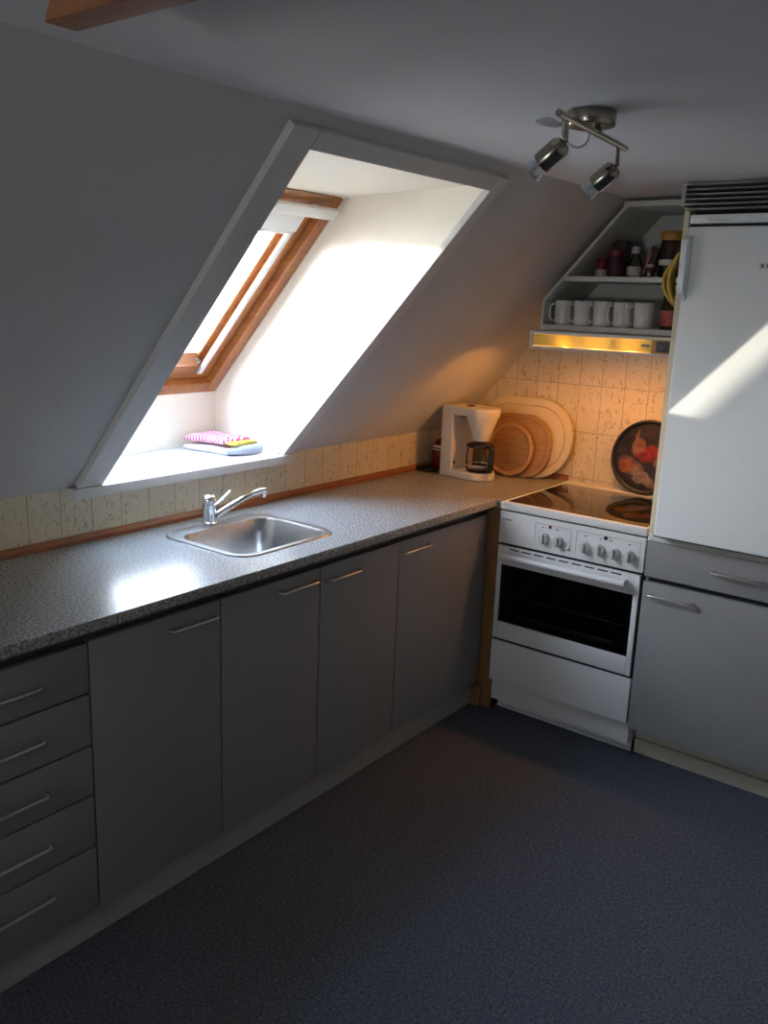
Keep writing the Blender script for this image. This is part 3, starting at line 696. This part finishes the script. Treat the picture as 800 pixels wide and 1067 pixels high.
# ------------------------------------------------------------------ things on the worktop
# coffee maker, facing +x
cm = thing('coffee_maker', 'ivory filter coffee maker in the corner of the worktop', 'coffee maker', (.24, -.25, .9))
CR = Matrix.Translation((.152, -.262, .9)) @ Matrix.Rotation(math.radians(-8), 4, 'Z')
w = MB().prism([(0, .0), (.066, 0), (.066, .312), (.0, .312)], 'Y', -.075, .075, .006, 3, mtx=CR)
obj('tower', w, 'cmwhite', cm)
base = [(.05, -.075), (.16, -.075)]+[(.16+.075*math.sin(a), -.075*math.cos(a)) for a in [PI*k/14 for k in range(1, 14)]]+[(.16, .075), (.05, .075)]
obj('base', MB().prism(base, 'Z', .001, .032, .005, 3, mtx=CR), 'cmwhite', cm)
top = [(.05, -.073), (.17, -.073)]+[(.17+.073*math.sin(a), -.073*math.cos(a)) for a in [PI*k/14 for k in range(1, 14)]]+[(.17, .073), (.05, .073)]
def loopz(pts, z, c=(.165, 0), s=1.0, m=CR): return [m @ Vector((c[0]+(p[0]-c[0])*s, c[1]+(p[1]-c[1])*s, z)) for p in pts]
w = MB(); b = ring_faces(w, [loopz(top, .276), loopz(top, .286, s=1.015), loopz(top, .306, s=1.03), loopz(top, .313, s=1.0)]); b.verts.ensure_lookup_table()
n = len(top); b.faces.new(b.verts[-n:]); b.faces.new(list(b.verts[:n])[::-1]); w._join(b, True); obj('lid', w, 'cmwhite', cm)
ctr = CR @ Vector((.168, 0, 0))
w = MB().lathe([(.030, .170), (.034, .170), (.040, .188), (.069, .272), (.069, .277), (.030, .277)], (ctr.x, ctr.y, .9), n=32); obj('filter_cone', w, 'cmwhite', cm)
obj('filler_cap', MB().lathe([(.018, .312), (.018, .317), (0, .318)], CR @ Vector((.10, 0, 0))+Vector((0, 0, .9-.9)), n=20), 'black', cm)
obj('switch', MB().box(.0665, .0685, -.062, -.050, .055, .070, .001, mtx=CR), 'black', cm)
obj('water_gauge', MB().box(.0655, .0675, -.064, -.048, .04, .115, .001, mtx=CR), 'porcelain', cm)
obj('filter_bracket', MB().box(.060, .105, -.028, .028, .262, .278, .002, mtx=CR), 'black', cm)
obj('hot_plate', MB().lathe([(.058, .0320), (.058, .0345), (0, .0350)], (ctr.x, ctr.y, .9), n=32), 'print', cm)
jg = thing('coffee_jug', 'glass coffee jug with black lid and handle on the hot plate', 'jug', (ctr.x, ctr.y, .935))
obj('glass_body', MB().lathe([(0, .0355), (.050, .0355), (.060, .045), (.062, .07), (.061, .115), (.056, .140), (.055, .144), (.0535, .144), (.0545, .14), (.0595, .115), (.0605, .07), (.0585, .046), (.05, .038), (0, .038)], (ctr.x, ctr.y, .9), n=36), 'jugglass', jg)
obj('lid', MB().lathe([(.060, .142), (.063, .146), (.062, .153), (.045, .160), (.02, .163), (0, .163)], (ctr.x, ctr.y, .9), n=36), 'black', jg)
hdir = Vector((.88, -.46, 0)).normalized()
JC = Vector((ctr.x, ctr.y, .9))
hpts = [JC+hdir*.052+Vector((0, 0, .150)), JC+hdir*.080+Vector((0, 0, .149)), JC+hdir*.092+Vector((0, 0, .138)), JC+hdir*.092+Vector((0, 0, .10)), JC+hdir*.090+Vector((0, 0, .06)), JC+hdir*.082+Vector((0, 0, .045))]
obj('handle', MB().tube(hpts, .012, 12, rad=[.010, .011, .0125, .0135, .0135, .011]), 'black', jg)
obj('metal_band', MB().lathe([(.0622, .060), (.0626, .061), (.0626, .066), (.0622, .067)], (ctr.x, ctr.y, .9), n=36, cap=False), 'nickel', jg)

# dark red pot behind the machine
pt = thing('enamel_pot', 'dark red rounded pot half hidden behind the coffee maker', 'pot', (.08, -.205, .9))
obj('body', MB().lathe([(0, .0005), (.048, .0005), (.055, .006), (.062, .04), (.063, .07), (.059, .10), (.047, .122)], (.080, -.205, .9), n=32), 'potred', pt)
obj('lid', MB().lathe([(.050, .121), (.047, .128), (.032, .138), (.012, .143), (.012, .150), (0, .152)], (.080, -.205, .9), n=32), 'potred', pt)
obj('rim_highlight', MB().lathe([(.0606, .092), (.0610, .094), (.0530, .1135), (.0522, .1145)], (.080, -.205, .9), n=32, cap=False), 'paper', pt)  # pale band paints the highlight near the pot's rim
cb = thing('power_cord', 'black power cord lying in a coil left of the coffee maker', 'cord', (.09, -.28, .9))
pts = []
for k in range(60):
    a = k*2*PI/19; r = .022+.007*math.sin(k*.7); pts.append((.075+r*1.0*math.cos(a), -.318+r*1.3*math.sin(a), .9035+.0045*(k//19)+.001*math.sin(k*1.3)))
obj('cable', MB().tube(pts, .0032, 8), 'black', cb)
obj('plug', MB().box(.020, .044, -.345, -.305, .9003, .924, .005), 'black', cb)

# chopping boards leaning on the tiles: local x/z outline, then leaned back
def leaned(y_bottom, deg): return Matrix.Translation((0, y_bottom, .9008)) @ Matrix.Rotation(-math.radians(deg), 4, 'X')
def rr2(x0, x1, z0, z1, r, n=10): return rrect(x0, x1, z0, z1, r, n)
bd = thing('chopping_board', 'large pale rounded chopping board with a groove, rearmost of the three', 'chopping board', (.395, -.05, .9))
Mx = leaned(-.085, 8.2)
obj('board', MB().prism(rr2(.150, .638, .0, .352, .168, 14), 'Y', 0, .014, .003, 2, mtx=Mx), 'board_pale', bd)
gl = rr2(.183, .604, .033, .319, .136, 14)
obj('groove', MB().tube([Mx @ Vector((p[0], -.0002, p[1])) for p in gl], .0035, 6, True, flat=.5), 'board_groove', bd)
bd = thing('chopping_board', 'middle brown wooden chopping board with rounded corners', 'chopping board', (.40, -.08, .9))
Mx = leaned(-.118, 9.0)
obj('board', MB().prism(rr2(.215, .558, .0, .282, .125), 'Y', 0, .016, .004, 2, mtx=Mx), 'board_mid', bd)
gl = rr2(.235, .538, .020, .262, .108)
obj('groove', MB().tube([Mx @ Vector((p[0], -.0002, p[1])) for p in gl], .0025, 6, True, flat=.5), 'board_dark', bd)
bd = thing('chopping_board', 'round brown wooden board with a raised rim, in front of the others', 'chopping board', (.37, -.11, .9))
Mx = leaned(-.152, 9.5); cz = .122
ci = lambda r, n=48: [(.372+r*math.cos(2*PI*k/n), cz+r*math.sin(2*PI*k/n)) for k in range(n)]
obj('board', MB().prism(ci(.1215), 'Y', .002, .018, .004, 2, mtx=Mx), 'board_dark', bd)
obj('rim', MB().tube([Mx @ Vector((p[0], .002, p[1])) for p in ci(.108)], .010, 8, True, flat=.35), 'board_rim', bd)

# round tray with a printed still life, leaning behind the hob
ty = thing('serving_tray', 'round black tray printed with fruit, leaning on the tiles behind the hob', 'tray', (.975, -.05, .902))
Mx = Matrix.Translation((.975, -.075, .9022)) @ Matrix.Rotation(-math.radians(11), 4, 'X')
dk = lambda r, n=56: [(r*math.cos(2*PI*k/n), .157+r*math.sin(2*PI*k/n)) for k in range(n)]
obj('tray_body', MB().prism(dk(.150), 'Y', .010, .014, mtx=Mx).tube([Mx @ Vector((p[0], .004, p[1])) for p in dk(.150)], .007, 10, True, flat=1.0).tube([Mx @ Vector((p[0], .010, p[1])) for p in dk(.145)], .006, 8, True), 'black', ty)
pm = MB().prism(dk(.139), 'Y', .0085, .0098, mtx=Mx)
obj('picture', pm, 'still', ty)

# folded towels on the sill
def cushion(name, parent, m, x0, x1, y0, y1, z0, z1, rot=0, seed=1, wav=.004):
    rnd = random.Random(seed); nx, ny = 22, 18; top = []; bot = []
    cx, cy = (x0+x1)/2, (y0+y1)/2; ph = [rnd.uniform(0, 6) for _ in range(6)]
    R = Matrix.Rotation(rot, 3, 'Z')
    def pt(i, j, side):
        u = i/nx*2-1; v = j/ny*2-1
        e = (1-abs(u)**5)*(1-abs(v)**5)
        k = max(0, e)**.22
        zmid = z0+(z1-z0)*.5
        wv = wav*(math.sin(4*u+ph[0])+math.sin(5*v+ph[1])+.6*math.sin(9*u*v+ph[2]))
        z = zmid+(z1-z0)*.5*k*side+(wv*k if side > 0 else 0)
        p = R @ Vector(((x1-x0)/2*u*(1+.03*math.sin(3*v+ph[3])), (y1-y0)/2*v*(1+.03*math.sin(3*u+ph[4])), 0))
        return Vector((cx+p.x, cy+p.y, z))
    b = bmesh.new()
    T_ = [[b.verts.new(pt(i, j, 1)) for j in range(ny+1)] for i in range(nx+1)]
    B_ = [[b.verts.new(pt(i, j, -1)) for j in range(ny+1)] for i in range(nx+1)]
    for i in range(nx):
        for j in range(ny):
            b.faces.new((T_[i][j], T_[i+1][j], T_[i+1][j+1], T_[i][j+1])); b.faces.new((B_[i][j], B_[i][j+1], B_[i+1][j+1], B_[i+1][j]))
    bmesh.ops.remove_doubles(b, verts=b.verts[:], dist=1e-4); bmesh.ops.recalc_face_normals(b, faces=b.faces[:])
    mb = MB(); mb._join(b, True); return obj(name, mb, m, parent)
tw = thing('folded_towel', 'white towel with a grey fold, bottom of the towels on the sill', 'towel', (-.18, -1.32, ZT))
cushion('cloth', tw, 'cloth_white', -.315, -.085, -1.405, -1.240, ZT+.0015, ZT+.027, .10, 3, .001)
obj('grey_fold', MB().tube([(-.085, -1.395, ZT+.018), (-.062, -1.35, ZT+.020), (-.055, -1.30, ZT+.021), (-.064, -1.245, ZT+.020)], .013, 12, rad=[.008, .014, .015, .012], flat=1.2), 'cloth_grey', tw)
tw = thing('folded_towel', 'pink striped towel folded on top of the white one', 'towel', (-.2, -1.33, ZT+.03))
cushion('cloth', tw, 'pink', -.318, -.125, -1.398, -1.252, ZT+.0345, ZT+.058, .18, 5, .003)
obj('rolled_edge', MB().tube([(-.128, -1.385, ZT+.047), (-.108, -1.345, ZT+.052), (-.104, -1.30, ZT+.053), (-.115, -1.262, ZT+.050)], .012, 12, rad=[.008, .0125, .0125, .009], flat=.9), 'pink', tw)
tw = thing('folded_towel', 'mustard yellow cloth peeping out between pink and white towels', 'towel', (-.1, -1.31, ZT+.03))
cushion('cloth', tw, 'cloth_yellow', -.122, -.066, -1.375, -1.255, ZT+.0345, ZT+.050, .05, 8, .001)

def bez(p, n=8):
    """smooth curve through points"""
    q_ = [p[0]]+list(p)+[p[-1]]; out = []
    for i in range(1, len(q_)-2):
        a, b, c, d = q_[i-1:i+3]
        for k in range(n):
            t_ = k/n; out.append(.5*((2*b)+(c-a)*t_+(2*a-5*b+4*c-d)*t_*t_+(3*b-a-3*c+d)*t_**3))
    out.append(p[-1]); return out
# ------------------------------------------------------------------ ceiling spotlight
ls = thing('ceiling_spotlight', 'brushed metal ceiling light with two spots on a bar', 'ceiling light', (1.422, -1.755, ZC))
obj('base', MB().lathe([(.050, 0), (.051, -.003), (.051, -.026), (.049, -.030), (0, -.031)], (1.422, -1.755, ZC-.0005), n=40), 'brushed', ls)
BA, BB = Vector((1.471, -1.993, 1.998)), Vector((1.429, -1.585, 1.998))
obj('bar', MB().tube([BA, (BA+BB)/2, BB], .0068, 14), 'brushed', ls)
obj('stem', MB().cyl((1.437, -1.760, 2.018), (1.446, -1.762, 1.998), .007), 'brushed', ls)
hv = Vector((-.75, -.12, -.62)).normalized()
for t_ in (.11, .88):
    P0 = BA+(BB-BA)*t_
    P1 = P0-Vector((0, 0, .044))
    obj('arm', MB().box(P0.x-.0025, P0.x+.0025, P0.y-.007, P0.y+.007, P1.z, P0.z+.002, .002), 'brushed', ls)
    s_ = obj('spot_head', MB().lathe([(0, -.002), (.013, 0), (.0205, .009), (.0215, .018), (.0215, .054), (.0205, .057), (.016, .057), (.016, .050), (0, .050)], P1+hv*.002, hv, 28), 'brushed', ls)
    obj('bulb', MB().lathe([(.013, .052), (.0145, .060), (.0185, .070), (.0205, .077), (.0205, .080), (.017, .0805), (.011, .074), (0, .070)], P1+hv*.002, hv, 28), 'bulb', s_)
obj('glass_disc', MB().lathe([(0, 0), (.024, .001), (.025, .003), (.012, .009), (0, .010)], BA+Vector((-.026, .012, -.016)), Vector((.35, -.35, 1)), 28), 'porcelain', ls)
lp_ = bez([BA+Vector((-.006, .03, -.006)), BA+Vector((-.016, .05, -.028)), BA+Vector((-.02, .09, -.040)), BA+Vector((-.024, .14, -.038)), BA+Vector((-.03, .19, -.018)), Vector((1.43, -1.775, 2.018))])
obj('cable', MB().tube(lp_, .0022, 8), 'knobgrey', ls)

# ------------------------------------------------------------------ outdoors beyond the skylight, plus an unseen sun blocker
g = MB().box(-60, -.6, -40, 60, -3.2, -3.0); o = obj('ground', g, 'ground'); o['kind'] = 'structure'
# added unseen gabled block, verge as steep as this roof; clips the sun streak
w = MB().prism([(-5.35, .885), (-5.35, -3), (-2.5, -3), (-2.5, .885), (-3.93, 2.415)], 'Y', -9.0, -4.2)
o = obj('wall_sun_blocker', w, 'brick'); o['kind'] = 'structure'
hs = thing('neighbour_house', 'pale house with a red roof standing outdoors beyond the skylight', 'house', (-17, 13, -3))
obj('wall', MB().box(-22, -13, 9, 18, -3, -.4), 'brick', hs)
obj('roof', MB().prism([(-22.5, -.5), (-12.5, -.5), (-17.5, 3.2)], 'Y', 8.6, 18.4), 'roof', hs)
for y in (10.2, 12.4, 14.6): obj('window', MB().box(-13.02, -12.97, y, y+1.1, -2.2, -.9), 'blind', hs)

# ------------------------------------------------------------------ light
world = bpy.data.worlds.new('sky'); SC.world = world; world.use_nodes = True
nt = world.node_tree; nt.nodes.clear(); L = nt.links.new
ow = nt.nodes.new('ShaderNodeOutputWorld'); bg = nt.nodes.new('ShaderNodeBackground')
tc = nt.nodes.new('ShaderNodeTexCoord'); sx = nt.nodes.new('ShaderNodeSeparateXYZ'); L(tc.outputs['Generated'], sx.inputs[0])
rp = nt.nodes.new('ShaderNodeValToRGB'); rp.color_ramp.elements[0].position = 0; rp.color_ramp.elements[0].color = (1, .985, .97, 1)
rp.color_ramp.elements[1].position = .8; rp.color_ramp.elements[1].color = (.20, .28, .42, 1)
L(sx.outputs['Z'], rp.inputs['Fac']); L(rp.outputs['Color'], bg.inputs['Color']); bg.inputs['Strength'].default_value = 56.0
L(bg.outputs[0], ow.inputs[0])
def light(name, kind, loc, energy, col, direction=None, **kw):
    l = bpy.data.lights.new(name, kind); l.energy = energy; l.color = col
    for k, v in kw.items(): setattr(l, k, v)
    o = bpy.data.objects.new(name, l); COL.objects.link(o); o.location = loc
    if direction: o.rotation_euler = Vector(direction).to_track_quat('-Z', 'Y').to_euler()
    return o
SUN = Vector((1, .60, -.075))
light('sun', 'SUN', (-6, -5, 3), 5.5, (1, .90, .72), SUN, angle=math.radians(.4))
for x_ in (.76, .89, 1.02): light('hood_lamp', 'POINT', (x_, -.426, 1.511), 3.4, (1, .39, .08), shadow_soft_size=.016)
# daylight portals in the two windows
pc = WM @ Vector((LS/2, LU/2, .125))
pl = light('skylight_portal', 'AREA', pc, 1, (1, 1, 1), -un, shape='RECTANGLE', size=.72, size_y=.86); pl.data.cycles.is_portal = True
pl = light('gable_portal', 'AREA', ((GX0+GX1)/2, YF-.14, (GZ0+GZ1)/2), 1, (1, 1, 1), (0, 1, 0), shape='RECTANGLE', size=GX1-GX0, size_y=GZ1-GZ0); pl.data.cycles.is_portal = True

# ------------------------------------------------------------------ camera
cd = bpy.data.cameras.new('camera'); cam = bpy.data.objects.new('camera', cd); COL.objects.link(cam); SC.camera = cam
cd.sensor_fit = 'HORIZONTAL'; cd.sensor_width = 36; cd.lens = 912.985/800*36; cd.clip_start = .05
Rr = Vector((.7894957, .6126975, .0360318)); Rd = Vector((.1720233, -.1645439, -.9712535)); Rf = Vector((-.5891558, .7729988, -.2353050))
cam.matrix_world = Matrix(((Rr.x, -Rd.x, -Rf.x, 2.29284), (Rr.y, -Rd.y, -Rf.y, -3.55566), (Rr.z, -Rd.z, -Rf.z, 1.65212), (0, 0, 0, 1)))
vs = SC.view_settings; vs.view_transform = 'Standard'; vs.look = 'None'; vs.gamma = 1; vs.use_curve_mapping = False; vs.exposure = 0
SC.cycles.use_denoising = True
SC.cycles.max_bounces = 10; SC.cycles.diffuse_bounces = 6; SC.cycles.transparent_max_bounces = 16
for o in list(bpy.data.objects):
    if '_root' in o: del o['_root']
